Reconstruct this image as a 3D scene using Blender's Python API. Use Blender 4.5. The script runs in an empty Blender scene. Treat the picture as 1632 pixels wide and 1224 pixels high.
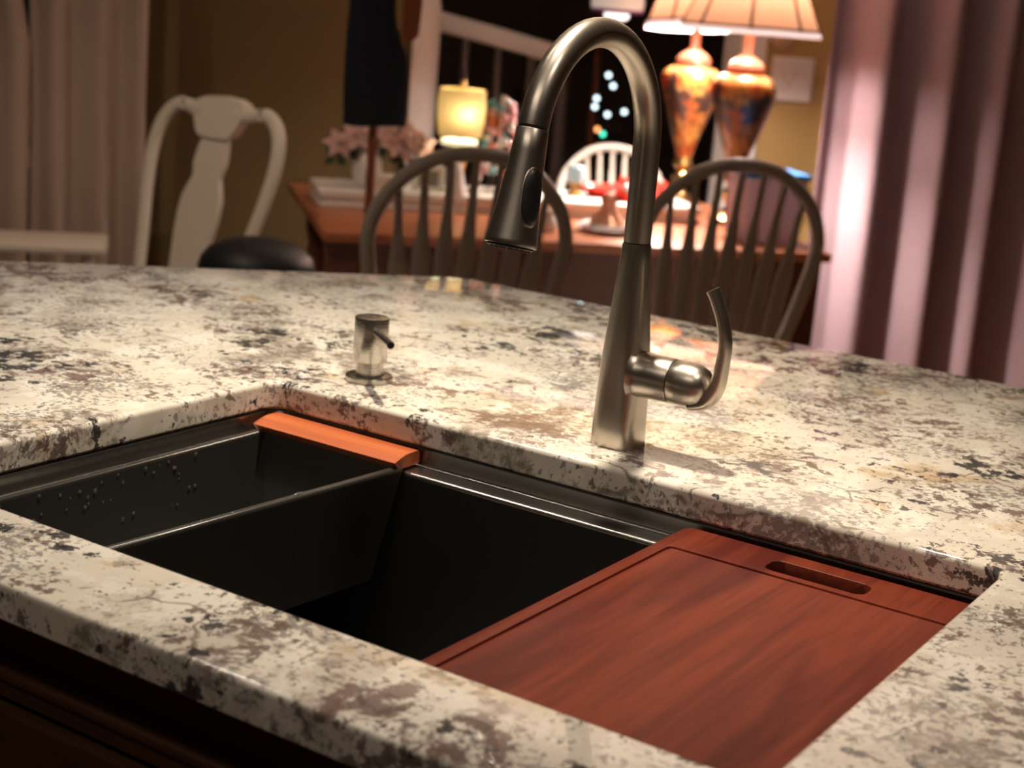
import bpy, bmesh, math, random
from mathutils import Vector, Matrix, Euler

random.seed(7)
S = bpy.context.scene
COL = S.collection
PI = math.pi
CT = 0.92                                   # height of the countertop surface
CAMX, CAMY = 0.68955, -0.98527              # the spot on the floor below the camera

# ------------------------------------------------------------------ camera
cam_d = bpy.data.cameras.new('camera')
cam = bpy.data.objects.new('camera', cam_d)
COL.objects.link(cam)
yaw, pit, rol = -0.570396, 0.239650, 0.080676
fwd = Vector((math.sin(yaw) * math.cos(pit), math.cos(yaw) * math.cos(pit), -math.sin(pit)))
rt = fwd.cross(Vector((0, 0, 1))).normalized()
up = rt.cross(fwd)
r2 = math.cos(rol) * rt + math.sin(rol) * up
u2 = -math.sin(rol) * rt + math.cos(rol) * up
M = Matrix((r2, u2, -fwd)).transposed().to_4x4()
M.translation = Vector((CAMX, CAMY, CT + 0.41124))
cam.matrix_world = M
cam_d.sensor_width = 36.0
cam_d.lens = 2454.41 / 1632 * 36.0
cam_d.clip_start = 0.02
cam_d.dof.use_dof = True
cam_d.dof.focus_distance = 1.33
cam_d.dof.aperture_fstop = 6.7
S.camera = cam

# ------------------------------------------------------------------ world, view, lights
w = bpy.data.worlds.new('night'); S.world = w
w.use_nodes = True
w.node_tree.nodes['Background'].inputs[0].default_value = (0.9, 0.75, 0.6, 1)
w.node_tree.nodes['Background'].inputs[1].default_value = 0.004
S.view_settings.view_transform = 'Standard'
S.view_settings.look = 'None'
S.view_settings.exposure = 0.0
S.view_settings.gamma = 1.0
S.view_settings.use_curve_mapping = False
S.cycles.use_denoising = True
S.cycles.max_bounces = 8
S.cycles.sample_clamp_indirect = 6.0

def dine(u, v, z=0.0):
    """a point of the dining side: u to the right along its table, v away, from the camera's foot"""
    return Vector((CAMX + u * 0.681998 - v * 0.731354, CAMY + u * 0.731354 + v * 0.681998, z))
RZ = math.radians(47)

def spot(name, loc, power, col, size, blend, radius, target=None):
    d = bpy.data.lights.new(name, 'SPOT'); o = bpy.data.objects.new(name, d); COL.objects.link(o)
    o.location = loc; d.energy = power; d.color = col
    d.spot_size = math.radians(size); d.spot_blend = blend; d.shadow_soft_size = radius
    if target is not None:
        o.rotation_euler = (Vector(target) - Vector(loc)).to_track_quat('-Z', 'Y').to_euler()
    return o
WARM = (1.0, 0.80, 0.56)
spot('downlight_sink', (-0.15, 0.36, 2.42), 132, (1.0, 0.86, 0.66), 66, 1.0, 0.03)
spot('downlight_left', (-0.90, 0.25, 2.42), 52, (1.0, 0.91, 0.79), 84, 1.0, 0.10)
spot('downlight_right', (0.70, -0.10, 2.42), 34, (1.0, 0.84, 0.70), 84, 1.0, 0.12)
spot('downlight_dining', dine(-0.45, 2.75, 2.42), 52, (1.0, 0.76, 0.55), 62, 1.0, 0.06, dine(-0.02, 4.05, 0.75))
ad = bpy.data.lights.new('kitchen_ceiling_light', 'AREA'); ao = bpy.data.objects.new('kitchen_ceiling_light', ad); COL.objects.link(ao)
ad.shape = 'RECTANGLE'; ad.size = 1.2; ad.size_y = 0.5; ad.energy = 6; ad.color = (1.0, 0.84, 0.70)
ao.location = dine(-0.6, 0.3, 2.44)

# ------------------------------------------------------------------ materials
def mat(name, col=(0.5, 0.5, 0.5), rough=0.5, metal=0.0, spec=0.5, emit=None, estr=0.0, trans=0.0, coat=0.0, aniso=0.0):
    m = bpy.data.materials.new(name); m.use_nodes = True
    b = m.node_tree.nodes['Principled BSDF']
    b.inputs['Base Color'].default_value = (*col, 1)
    b.inputs['Roughness'].default_value = rough
    b.inputs['Metallic'].default_value = metal
    b.inputs['Specular IOR Level'].default_value = spec
    b.inputs['Transmission Weight'].default_value = trans
    b.inputs['Coat Weight'].default_value = coat
    b.inputs['Anisotropic'].default_value = aniso
    if emit:
        b.inputs['Emission Color'].default_value = (*emit, 1)
        b.inputs['Emission Strength'].default_value = estr
    return m
def nd(m, t, **kw):
    n = m.node_tree.nodes.new(t)
    for k, v in kw.items():
        if k in n.inputs: n.inputs[k].default_value = v
        else: setattr(n, k, v)
    return n
def lk(m, a, b): m.node_tree.links.new(a, b)
def coords(m, scale=(1, 1, 1)):
    t = nd(m, 'ShaderNodeTexCoord'); mp = nd(m, 'ShaderNodeMapping'); mp.inputs['Scale'].default_value = scale
    lk(m, t.outputs['Object'], mp.inputs['Vector'])
    return mp.outputs['Vector']
def noise(m, vec, scale, detail=3, rough=0.55, dist=0.0):
    n = nd(m, 'ShaderNodeTexNoise'); n.inputs['Scale'].default_value = scale; n.inputs['Detail'].default_value = detail
    n.inputs['Roughness'].default_value = rough; n.inputs['Distortion'].default_value = dist
    lk(m, vec, n.inputs['Vector']); return n.outputs['Fac']
def ramp(m, fac, a, b, c0=(0, 0, 0), c1=(1, 1, 1)):
    r = nd(m, 'ShaderNodeValToRGB'); r.color_ramp.elements[0].position = a; r.color_ramp.elements[1].position = b
    r.color_ramp.elements[0].color = (*c0, 1); r.color_ramp.elements[1].color = (*c1, 1)
    lk(m, fac, r.inputs['Fac']); return r.outputs['Color']
def math_(m, op, a, b=None, c=None):
    n = nd(m, 'ShaderNodeMath', operation=op)
    for i, x in enumerate((a, b, c)):
        if x is None: continue
        if isinstance(x, (int, float)): n.inputs[i].default_value = x
        else: lk(m, x, n.inputs[i])
    return n.outputs[0]
def mix(m, fac, a, b):
    n = nd(m, 'ShaderNodeMix', data_type='RGBA')
    for i, x in ((0, fac), (6, a), (7, b)):
        if isinstance(x, (int, float)): n.inputs[i].default_value = x
        elif isinstance(x, tuple): n.inputs[i].default_value = (*x, 1)
        else: lk(m, x, n.inputs[i])
    return n.outputs[2]
def bsdf(m): return m.node_tree.nodes['Principled BSDF']
def bump(m, h, strength=0.2, dist=0.002):
    n = nd(m, 'ShaderNodeBump'); n.inputs['Strength'].default_value = strength; n.inputs['Distance'].default_value = dist
    lk(m, h, n.inputs['Height']); lk(m, n.outputs['Normal'], bsdf(m).inputs['Normal'])

def make_granite():
    m = mat('granite', rough=0.035, spec=0.5)
    v0 = coords(m)
    def warp(v, scale, amt, det):
        wn = nd(m, 'ShaderNodeTexNoise'); wn.inputs['Scale'].default_value = scale; wn.inputs['Detail'].default_value = det
        lk(m, v, wn.inputs['Vector'])
        va = nd(m, 'ShaderNodeVectorMath', operation='MULTIPLY_ADD'); va.inputs[1].default_value = (amt,) * 3
        lk(m, wn.outputs['Color'], va.inputs[0]); lk(m, v, va.inputs[2]); return va.outputs[0]
    v = warp(warp(v0, 8, 0.045, 4), 70, 0.006, 3)
    def shift(f, amp): return math_(m, 'MULTIPLY_ADD', f, amp, -amp / 2)
    def add(a, b): return math_(m, 'ADD', a, b)
    def mul(a, b): return math_(m, 'MULTIPLY', a, b)
    big = noise(m, v0, 4.6, 4, 0.6); mid = noise(m, v0, 7.5, 4, 0.6)
    base = mix(m, ramp(m, noise(m, v, 7, 5, 0.6), 0.40, 0.60), (0.80, 0.735, 0.635), (0.66, 0.605, 0.535))
    base = mix(m, ramp(m, noise(m, v, 15, 5, 0.65), 0.50, 0.56), base, (0.86, 0.81, 0.73))
    base = mix(m, mul(ramp(m, noise(m, v, 9.3, 6, 0.65, 0.4), 0.60, 0.67), 0.7), base, (0.58, 0.40, 0.20))
    # cloudy grey-brown patches, broken up by pale grains
    grain = ramp(m, noise(m, v, 85, 5, 0.7), 0.40, 0.58)
    cl = ramp(m, add(noise(m, v, 19, 8, 0.72), shift(big, 0.85)), 0.575, 0.63)
    base = mix(m, mul(cl, math_(m, 'MULTIPLY_ADD', grain, 0.60, 0.24)), base, (0.23, 0.175, 0.135))
    # fine grey pepper, in drifts
    fine = ramp(m, add(noise(m, v, 150, 4, 0.65), shift(mid, 0.75)), 0.565, 0.61)
    base = mix(m, mul(fine, 0.8), base, (0.235, 0.215, 0.205))
    # mauve-brown islands, ragged
    mv = ramp(m, add(noise(m, v, 36, 7, 0.72), shift(noise(m, v0, 5.4, 3), 0.75)), 0.607, 0.64)
    base = mix(m, mul(mv, 0.88), base, (0.185, 0.120, 0.108))
    mv2 = ramp(m, add(noise(m, v, 70, 5, 0.7), shift(noise(m, v0, 11, 3), 0.60)), 0.60, 0.625)
    base = mix(m, mul(mv2, 0.85), base, (0.15, 0.105, 0.09))
    # a few dark veins round the pale slabs
    vo = nd(m, 'ShaderNodeTexVoronoi', feature='DISTANCE_TO_EDGE'); vo.inputs['Scale'].default_value = 10
    lk(m, warp(v, 22, 0.03, 4), vo.inputs['Vector'])
    ve = mul(ramp(m, vo.outputs['Distance'], 0.005, 0.022, (1, 1, 1), (0, 0, 0)), ramp(m, noise(m, v, 14, 4), 0.53, 0.60))
    base = mix(m, mul(ve, 0.8), base, (0.17, 0.135, 0.11))
    # black crystals in clusters
    bl = ramp(m, add(noise(m, v, 60, 6, 0.68), shift(noise(m, v0, 8.2, 4, 0.6), 1.1)), 0.655, 0.68)
    base = mix(m, mul(bl, 0.93), base, (0.028, 0.030, 0.034))
    lk(m, base, bsdf(m).inputs['Base Color'])
    return m
def make_wood(name, c0, c1, c2, scale=(18, 1.2, 18), rough=0.38, contrast=(0.36, 0.62), coat=0.0):
    m = mat(name, rough=rough, coat=coat)
    v = coords(m, scale)
    n1 = noise(m, v, 1.6, 5, 0.6, 0.6)
    n2 = noise(m, v, 9, 4, 0.6, 0.2)
    c = mix(m, ramp(m, n1, *contrast), c0, c1)
    c = mix(m, math_(m, 'MULTIPLY', ramp(m, n2, 0.45, 0.72), 0.55), c, c2)
    lk(m, c, bsdf(m).inputs['Base Color'])
    bump(m, n2, 0.08, 0.001)
    return m
def make_cloth(name, col, scale=60, var=0.12, rough=0.9):
    m = mat(name, col, rough, spec=0.2)
    v = coords(m)
    n = noise(m, v, scale, 3)
    d = tuple(max(0, c * (1 - var)) for c in col); e = tuple(min(1, c * (1 + var)) for c in col)
    lk(m, mix(m, n, d, e), bsdf(m).inputs['Base Color'])
    bump(m, noise(m, v, scale * 6, 2), 0.1, 0.001)
    return m
def make_paint(name, col, rough=0.5, var=0.05, scale=8):
    m = mat(name, col, rough)
    v = coords(m); n = noise(m, v, scale, 4)
    d = tuple(c * (1 - var) for c in col); e = tuple(min(1, c * (1 + var)) for c in col)
    lk(m, mix(m, n, d, e), bsdf(m).inputs['Base Color'])
    return m
def make_brushed(name, col, rough, scale=(3, 3, 400)):
    m = mat(name, col, rough, metal=1.0)
    v = coords(m, scale); n = noise(m, v, 1.0, 2)
    r = nd(m, 'ShaderNodeMapRange'); r.inputs[3].default_value = rough * 0.8; r.inputs[4].default_value = rough * 1.25
    lk(m, n, r.inputs[0]); lk(m, r.outputs[0], bsdf(m).inputs['Roughness'])
    d = tuple(c * 0.93 for c in col)
    lk(m, mix(m, n, d, col), bsdf(m).inputs['Base Color'])
    return m
def make_shade(name, col, tr=0.6):
    """cloth that lets the lamp's light through"""
    m = bpy.data.materials.new(name); m.use_nodes = True
    nt = m.node_tree; nt.nodes.remove(nt.nodes['Principled BSDF'])
    out = nt.nodes['Material Output']
    df = nd(m, 'ShaderNodeBsdfDiffuse'); tl = nd(m, 'ShaderNodeBsdfTranslucent'); mx = nd(m, 'ShaderNodeMixShader')
    t = nd(m, 'ShaderNodeTexCoord'); n = noise(m, t.outputs['Object'], 90, 2)
    c = mix(m, n, tuple(x * 0.94 for x in col), col)
    lk(m, c, df.inputs[0]); lk(m, c, tl.inputs[0])
    mx.inputs[0].default_value = tr
    lk(m, df.outputs[0], mx.inputs[1]); lk(m, tl.outputs[0], mx.inputs[2]); lk(m, mx.outputs[0], out.inputs['Surface'])
    return m
def make_artglass():
    m = mat('mottled_glaze', rough=0.3, spec=0.25)
    v = coords(m, (1, 1, 0.7))
    c = mix(m, ramp(m, noise(m, v, 16, 4, 0.6, 1.0), 0.40, 0.60), (0.30, 0.135, 0.028), (0.15, 0.020, 0.008))
    c = mix(m, ramp(m, noise(m, v, 22, 3, 0.6, 0.6), 0.54, 0.62), c, (0.32, 0.20, 0.065))
    c = mix(m, ramp(m, noise(m, v, 9, 4, 0.65, 0.8), 0.50, 0.55), c, (0.025, 0.015, 0.012))
    lk(m, c, bsdf(m).inputs['Base Color'])
    return m
def emitter(name, col, strength): return mat(name, (0.8, 0.8, 0.8), 0.5, emit=col, estr=strength)

GRANITE = make_granite(); bsdf(GRANITE).inputs['IOR'].default_value = 1.62
NICKEL = mat('brushed_nickel', (0.62, 0.56, 0.485), 0.32, metal=1.0)
STEEL = make_brushed('brushed_steel', (0.62, 0.58, 0.52), 0.27, (40, 40, 2500))
SINKM = make_brushed('gunmetal_sink', (0.085, 0.082, 0.077), 0.34, (200, 3, 3))
bsdf(SINKM).inputs['Metallic'].default_value = 0.7
BINM = make_brushed('gunmetal_bin', (0.095, 0.09, 0.083), 0.30, (3, 200, 3))
bsdf(BINM).inputs['Metallic'].default_value = 0.6
LEDGEM = make_brushed('gunmetal_ledge', (0.48, 0.46, 0.43), 0.25, (4, 4, 4))
BLACKP = make_paint('black_rubber', (0.012, 0.012, 0.013), 0.45)
SEAM = make_paint('dark_gap', (0.01, 0.01, 0.01), 0.6)
SAPELE = make_wood('sapele', (0.100, 0.0165, 0.011), (0.20, 0.038, 0.018), (0.080, 0.012, 0.009), (15, 1.0, 15), 0.42, (0.40, 0.58))
bsdf(SAPELE).inputs['Specular IOR Level'].default_value = 0.15
STRIP = make_wood('sapele_strip', (0.40, 0.085, 0.030), (0.56, 0.155, 0.05), (0.34, 0.065, 0.025), (1.2, 40, 40), 0.4)
CABW = make_wood('cabinet_wood', (0.055, 0.020, 0.008), (0.085, 0.034, 0.013), (0.04, 0.014, 0.006), (1.2, 18, 18), 0.42)
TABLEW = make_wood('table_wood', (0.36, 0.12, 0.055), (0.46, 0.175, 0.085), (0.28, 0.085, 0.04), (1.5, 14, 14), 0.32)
TABLED = make_wood('dimmed_table_wood', (0.095, 0.030, 0.018), (0.13, 0.042, 0.025), (0.07, 0.022, 0.013), (1.5, 14, 14), 0.4)  # table wood darkened: the shade below the top is in the colour
FLOORW = make_wood('floor_wood', (0.17, 0.075, 0.035), (0.24, 0.115, 0.055), (0.12, 0.05, 0.025), (2, 14, 2), 0.35)
CREAM = make_paint('cream_paint', (0.74, 0.68, 0.60), 0.42)
WHITEP = make_paint('white_paint', (0.80, 0.77, 0.73), 0.4)
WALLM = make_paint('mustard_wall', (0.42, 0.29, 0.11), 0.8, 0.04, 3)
WALLDIM = make_paint('dimmed_mustard_wall', (0.125, 0.088, 0.032), 0.8, 0.04, 3)  # mustard wall darkened: the lack of lamplight is put into the colour
CEILM = make_paint('ceiling_paint', (0.36, 0.32, 0.27), 0.9, 0.03, 3)
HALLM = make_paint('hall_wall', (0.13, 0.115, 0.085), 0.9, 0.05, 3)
SHEER = make_shade('sheer_curtain_cloth', (0.62, 0.49, 0.41), 0.25)
MAUVE = make_cloth('mauve_curtain_cloth', (0.40, 0.29, 0.335), 40, 0.08, 0.75)
NAVY = make_cloth('navy_cloth', (0.012, 0.015, 0.022), 50, 0.2)
DIMW = make_wood('dimmed_rail_wood', (.030, .022, .016), (.045, .034, .025), (.022, .016, .012))  # blackened balusters and end post: the hall's darkness is put into the colour
REDW = make_wood('reddish_wood', (0.20, 0.05, 0.022), (0.28, 0.085, 0.035), (0.14, 0.035, 0.018), (20, 20, 2), 0.4)
BLACKV = make_paint('black_leather', (0.013, 0.015, 0.019), 0.5, 0.1, 30)
SHADE = make_shade('amber_shade_cloth', (0.36, 0.185, 0.108), 0.064)
SHADEBAND = make_shade('pale_band_cloth', (0.60, 0.50, 0.52), 0.06)
DRUM = make_shade('straw_shade_cloth', (0.66, 0.52, 0.27), 0.10)
BROWNT = make_cloth('brown_trim', (0.11, 0.045, 0.02), 60)
GLAZE = make_artglass()
COPPER = make_paint('terracotta_glaze', (0.26, 0.095, 0.055), 0.3)
BRONZE = make_brushed('dark_bronze', (0.30, 0.18, 0.08), 0.32)
BRASS = make_brushed('old_brass', (0.60, 0.40, 0.15), 0.28)
BULB = emitter('lamp_bulb_glow', (1.0, 0.84, 0.73), 1900)
BULBLOW = emitter('low_bulb_glow', (1.0, 0.84, 0.75), 520)
BULB2 = emitter('drum_bulb_glow', (1.0, 0.82, 0.50), 330)
FROST = emitter('frosted_glow', (1.0, 0.95, 0.90), 1.8)
FAIRY = emitter('white_fairy_glow', (0.66, 0.86, 0.92), 3.5)
FAIRYO = emitter('orange_fairy_glow', (1.0, 0.35, 0.10), 3.0)
FAIRYG = emitter('green_fairy_glow', (0.03, 0.85, 0.55), 2.6)
GLOWBASE = emitter('glowing_glass', (0.95, 0.88, 0.45), 1.0)
BLUE = make_paint('blue_plastic', (0.06, 0.27, 0.68), 0.35)
LILAC = make_shade('cloudy_plastic', (0.74, 0.66, 0.74), 0.6)
REDP = make_cloth('red_petal', (0.72, 0.045, 0.025), 30, 0.1, 0.6)
PINKP = make_cloth('blush_petal', (0.62, 0.40, 0.37), 30, 0.15, 0.6)
LEAFM = make_cloth('dark_leaf', (0.025, 0.05, 0.025), 30, 0.2, 0.5)
PEACH = make_cloth('peach_cloth', (0.80, 0.42, 0.28), 40)
REDC = make_paint('red_glaze', (0.70, 0.05, 0.03), 0.3)
CHINA = make_paint('white_china', (0.80, 0.76, 0.74), 0.15)
PINKB = mat('pink_bauble', (0.62, 0.36, 0.36), 0.25, metal=0.4)
WHITEB = mat('silver_bauble', (0.78, 0.78, 0.76), 0.18, metal=0.7)
COPB = mat('copper_bauble', (0.55, 0.16, 0.06), 0.25, metal=0.5)
TEALB = mat('teal_bauble', (0.10, 0.32, 0.36), 0.25, metal=0.5)
WATER = mat('water', (1, 1, 1), 0.14, trans=0.94); bsdf(WATER).inputs['IOR'].default_value = 1.33
GLASS = mat('window_glass', (0.02, 0.022, 0.022), 0.03, spec=0.5)
BLUEGL = mat('pale_blue_glass', (0.62, 0.80, 0.86), 0.12, trans=0.4)
AMBERGL = mat('amber_glass', (0.55, 0.30, 0.07), 0.15, trans=0.3)
CARDM = make_paint('white_card', (0.86, 0.83, 0.82), 0.8)
INKM = make_paint('faded_print', (0.66, 0.56, 0.58), 0.9)

# ------------------------------------------------------------------ mesh helpers
class MB:
    def __init__(self): self.bm = bmesh.new()
    def box(self, c, s, rot=None, bev=0.0, seg=1):
        r = bmesh.ops.create_cube(self.bm, size=1.0)
        vs = r['verts']
        mtx = Matrix.Translation(Vector(c)) @ (rot.to_4x4() if rot is not None else Matrix.Identity(4)) @ Matrix.Diagonal((s[0], s[1], s[2], 1))
        bmesh.ops.transform(self.bm, matrix=mtx, verts=vs)
        if bev > 0:
            es = list({e for v in vs for e in v.link_edges})
            bmesh.ops.bevel(self.bm, geom=es, offset=bev, segments=seg, affect='EDGES', profile=0.5)
        return self
    def rings(self, rings, close=True, cap0=False, cap1=False):
        """skin a list of vertex rings"""
        bm = self.bm
        R = [[bm.verts.new(p) for p in ring] for ring in rings]
        n = len(R[0])
        for a, b in zip(R, R[1:]):
            for i in range(n if close else n - 1):
                j = (i + 1) % n
                try: bm.faces.new((a[i], a[j], b[j], b[i]))
                except ValueError: pass
        if cap0: bm.faces.new(list(reversed(R[0])))
        if cap1: bm.faces.new(R[-1])
        return self
    def lathe(self, prof, n=32, c=(0, 0, 0), axis=None, cap0=True, cap1=True):
        q = Vector((0, 0, 1)).rotation_difference(Vector(axis)) if axis is not None else None
        rings = []
        for r, z in prof:
            ring = []
            for k in range(n):
                a = 2 * PI * k / n
                p = Vector((max(r, 1e-5) * math.cos(a), max(r, 1e-5) * math.sin(a), z))
                if q: p = q @ p
                ring.append(p + Vector(c))
            rings.append(ring)
        return self.rings(rings, True, cap0, cap1)
    def tube(self, pts, rad, n=16, flat=1.0, side=None, caps=True):
        """a tube along pts; rad is a number or one per point; flat squashes it along 'side'"""
        pts = [Vector(p) for p in pts]
        rings = []
        prev = None
        for i, p in enumerate(pts):
            t = (pts[min(i + 1, len(pts) - 1)] - pts[max(i - 1, 0)]).normalized()
            if side is not None:
                s = Vector(side); s = (s - t * s.dot(t)).normalized()
            elif prev is None:
                s = t.cross(Vector((0.31, 0.87, 0.39))).normalized()
            else:
                s = (prev - t * prev.dot(t)).normalized()
            prev = s
            b = t.cross(s)
            r = rad[i] if isinstance(rad, (list, tuple)) else rad
            ra, rb = r if isinstance(r, tuple) else (r, r * flat)
            rings.append([p + s * (ra * math.cos(2 * PI * k / n)) + b * (rb * math.sin(2 * PI * k / n)) for k in range(n)])
        return self.rings(rings, True, caps, caps)
    def prism(self, poly, y0, y1, axis='y'):
        """polygon (x,z) extruded along y, or (x,y) along z"""
        f = (lambda a, b, t: Vector((a, t, b))) if axis == 'y' else (lambda a, b, t: Vector((a, b, t)))
        r0 = [f(a, b, y0) for a, b in poly]; r1 = [f(a, b, y1) for a, b in poly]
        return self.rings([r0, r1], True, True, True)
    def sphere(self, c, r, sub=2, sc=(1, 1, 1)):
        bmesh.ops.create_icosphere(self.bm, subdivisions=sub, radius=r, matrix=Matrix.Translation(Vector(c)) @ Matrix.Diagonal((*sc, 1)))
        return self
    def build(self, name, m, parent=None, ang=35, loc=None):
        bmesh.ops.recalc_face_normals(self.bm, faces=self.bm.faces[:])
        me = bpy.data.meshes.new(name); self.bm.to_mesh(me); self.bm.free()
        me.shade_smooth(); me.set_sharp_from_angle(angle=math.radians(ang))
        me.materials.append(m)
        o = bpy.data.objects.new(name, me); COL.objects.link(o)
        if parent is not None: o.parent = parent
        if loc is not None: o.location = loc
        return o
def thing(name, label, cat, loc=(0, 0, 0), rz=0.0, group=None):
    o = bpy.data.objects.new(name, None); COL.objects.link(o)
    o.empty_display_size = 0.05
    o.location = loc; o.rotation_euler = (0, 0, rz)
    o['label'] = label; o['category'] = cat
    if group: o['group'] = group
    return o
def tag(o, label, cat, group=None):
    o['label'] = label; o['category'] = cat
    if group: o['group'] = group
    return o
def struct(o): o['kind'] = 'structure'; return o
def dup(root, loc, rz, label, scale=1.0):
    r = root.copy(); COL.objects.link(r); r.location = loc; r.rotation_euler = (0, 0, rz); r['label'] = label
    r.scale = (scale,) * 3
    for ch in list(root.children):
        c = ch.copy(); COL.objects.link(c); c.parent = r
        for g in ch.children:
            d = g.copy(); COL.objects.link(d); d.parent = c
    return r
def interp(tab, x):
    for (a, fa), (b, fb) in zip(tab, tab[1:]):
        if x <= b: return fa + (fb - fa) * (x - a) / (b - a)
    return tab[-1][1]
def smooth_path(pts, k=6):
    P = [Vector(p) for p in pts]; out = []
    for i in range(len(P) - 1):
        p0 = P[max(i - 1, 0)]; p1 = P[i]; p2 = P[i + 1]; p3 = P[min(i + 2, len(P) - 1)]
        for j in range(k):
            t = j / k
            out.append(0.5 * ((2 * p1) + (p2 - p0) * t + (2 * p0 - 5 * p1 + 4 * p2 - p3) * t * t + (3 * p1 - p0 - 3 * p2 + p3) * t ** 3))
    out.append(P[-1]); return out
def rrect(x0, y0, x1, y1, r, k=6):
    pts = []
    for cx, cy, a0 in ((x1 - r, y1 - r, 0), (x0 + r, y1 - r, 90), (x0 + r, y0 + r, 180), (x1 - r, y0 + r, 270)):
        for i in range(k + 1):
            a = math.radians(a0 + 90 * i / k); pts.append((cx + r * math.cos(a), cy + r * math.sin(a)))
    return pts                                               # counter-clockwise
def offset(loop, d):
    """move a ccw loop outwards by d"""
    n = len(loop); out = []
    for i in range(n):
        p = Vector(loop[i]); a = Vector(loop[i - 1]); b = Vector(loop[(i + 1) % n])
        e0 = (p - a).normalized(); e1 = (b - p).normalized()
        n0 = Vector((e0.y, -e0.x)); n1 = Vector((e1.y, -e1.x))
        m = (n0 + n1).normalized(); c = max(0.3, m.dot(n0))
        q = p + m * (d / c); out.append((q.x, q.y))
    return out
def plate(outer, holes, z0, z1, r=0.004, seg=4):
    """a slab with rounded upper and lower edges and holes; loops are ccw"""
    mb = MB(); bm = mb.bm
    prof = []
    for i in range(seg + 1):
        a = PI / 2 * i / seg; prof.append((r * (1 - math.sin(a)), z1 - r * (1 - math.cos(a))))   # inset, z
    prof = prof[::-1][::-1]
    top = [(r * (1 - math.sin(PI / 2 * i / seg)), z1 - r * (1 - math.cos(PI / 2 * i / seg))) for i in range(seg + 1)]
    rb = r * 0.6
    bot = [(0, z0 + rb), (rb, z0)]
    tops, bots = [], []
    for loop, sgn in [(outer, -1)] + [(h, 1) for h in holes]:
        rows = []
        for ins, z in top + bot:
            L = offset(loop, sgn * ins)
            rows.append([bm.verts.new((x, y, z)) for x, y in L])
        n = len(loop)
        for a, b in zip(rows, rows[1:]):
            for i in range(n):
                j = (i + 1) % n; bm.faces.new((a[i], a[j], b[j], b[i]))
        tops.append(rows[0]); bots.append(rows[-1])
    for grp in (tops, bots):
        es = []
        for row in grp:
            for i in range(len(row)):
                a, b = row[i], row[(i + 1) % len(row)]
                e = bm.edges.get((a, b)) or bm.edges.new((a, b)); es.append(e)
        bmesh.ops.triangle_fill(bm, use_beauty=True, use_dissolve=False, edges=es)
    return mb

# ================================================================== the room
U0, U1, V0, V1 = -3.0, 3.6, -2.6, 5.3
def room_box(mb, u0, u1, v0, v1, z0, z1):
    mb.box(((u0 + u1) / 2, (v0 + v1) / 2, (z0 + z1) / 2), (u1 - u0, v1 - v0, z1 - z0)); return mb
def room(mb, name, m):
    o = mb.build(name, m, None, 30, (CAMX, CAMY, 0)); o.rotation_euler = (0, 0, RZ); return struct(o)
ROOMROT = (0, 0, RZ)
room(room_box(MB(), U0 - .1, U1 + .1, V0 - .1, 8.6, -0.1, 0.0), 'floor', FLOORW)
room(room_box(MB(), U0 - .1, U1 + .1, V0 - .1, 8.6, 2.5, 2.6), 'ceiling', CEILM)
room(room_box(MB(), 0.12, 0.99, 5.3, 5.42, 0, 2.5), 'wall_back_left', WALLDIM)  # same back wall, its unlit look painted in
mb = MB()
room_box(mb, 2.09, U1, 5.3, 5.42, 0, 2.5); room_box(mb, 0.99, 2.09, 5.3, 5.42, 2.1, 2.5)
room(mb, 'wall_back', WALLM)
room(room_box(MB(), U0, 0.12, 4.85, 5.42, 0, 2.5), 'wall_alcove', WALLDIM)
room(room_box(MB(), U0 - .1, U0, V0, 5.42, 0, 2.5), 'wall_left', WALLDIM)
room(room_box(MB(), U1, U1 + .1, V0, 8.6, 0, 2.5), 'wall_right', WALLDIM)
room(room_box(MB(), U0, U1, V0 - .1, V0, 0, 2.5), 'wall_front', WALLDIM)
mb = MB(); room_box(mb, -0.6, U1, 8.4, 8.5, 0, 2.5); room_box(mb, -0.7, -0.6, 5.42, 8.5, 0, 2.5)
room(mb, 'wall_hall', HALLM)
mb = MB()                                        # casing of the opening to the dark hall
room_box(mb, 0.905, 0.985, 5.275, 5.3, 0, 2.18); room_box(mb, 2.095, 2.185, 5.275, 5.3, 0, 2.18); room_box(mb, 0.905, 2.185, 5.274, 5.3, 2.1, 2.18)
room_box(mb, 0.975, 0.99, 5.275, 5.44, 0, 2.1); room_box(mb, 2.085, 2.10, 5.275, 5.44, 0, 2.1); room_box(mb, 0.99, 2.09, 5.275, 5.44, 2.085, 2.1)
room(mb, 'trim_1', WHITEP)
mb = MB(); room_box(mb, 0.13, 0.90, 5.285, 5.3, 0, 0.12); room_box(mb, 2.19, 2.44, 5.285, 5.3, 0, 0.12)
room(mb, 'baseboard_back', WHITEP)
# two windows behind the curtains, dark with night
def window(name, u0, u1, v, z0, z1):
    mb = MB()
    for a, b, c, d in ((u0, u0 + .06, z0, z1), (u1 - .06, u1, z0, z1), (u0, u1, z0, z0 + .06), (u0, u1, z1 - .06, z1), ((u0 + u1) / 2 - .02, (u0 + u1) / 2 + .02, z0, z1)):
        room_box(mb, a, b, v - .03, v, c, d)
    o = room(mb, name, WHITEP)
    room_box(g := MB(), u0 + .05, u1 - .05, v - .012, v - .004, z0 + .05, z1 - .05)
    g.build('window_pane', GLASS, o)
window('window_1', -1.5, -0.02, 4.85, 0.75, 2.1)
window('window_2', 2.45, 3.55, 5.3, 0.08, 2.12)

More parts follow.
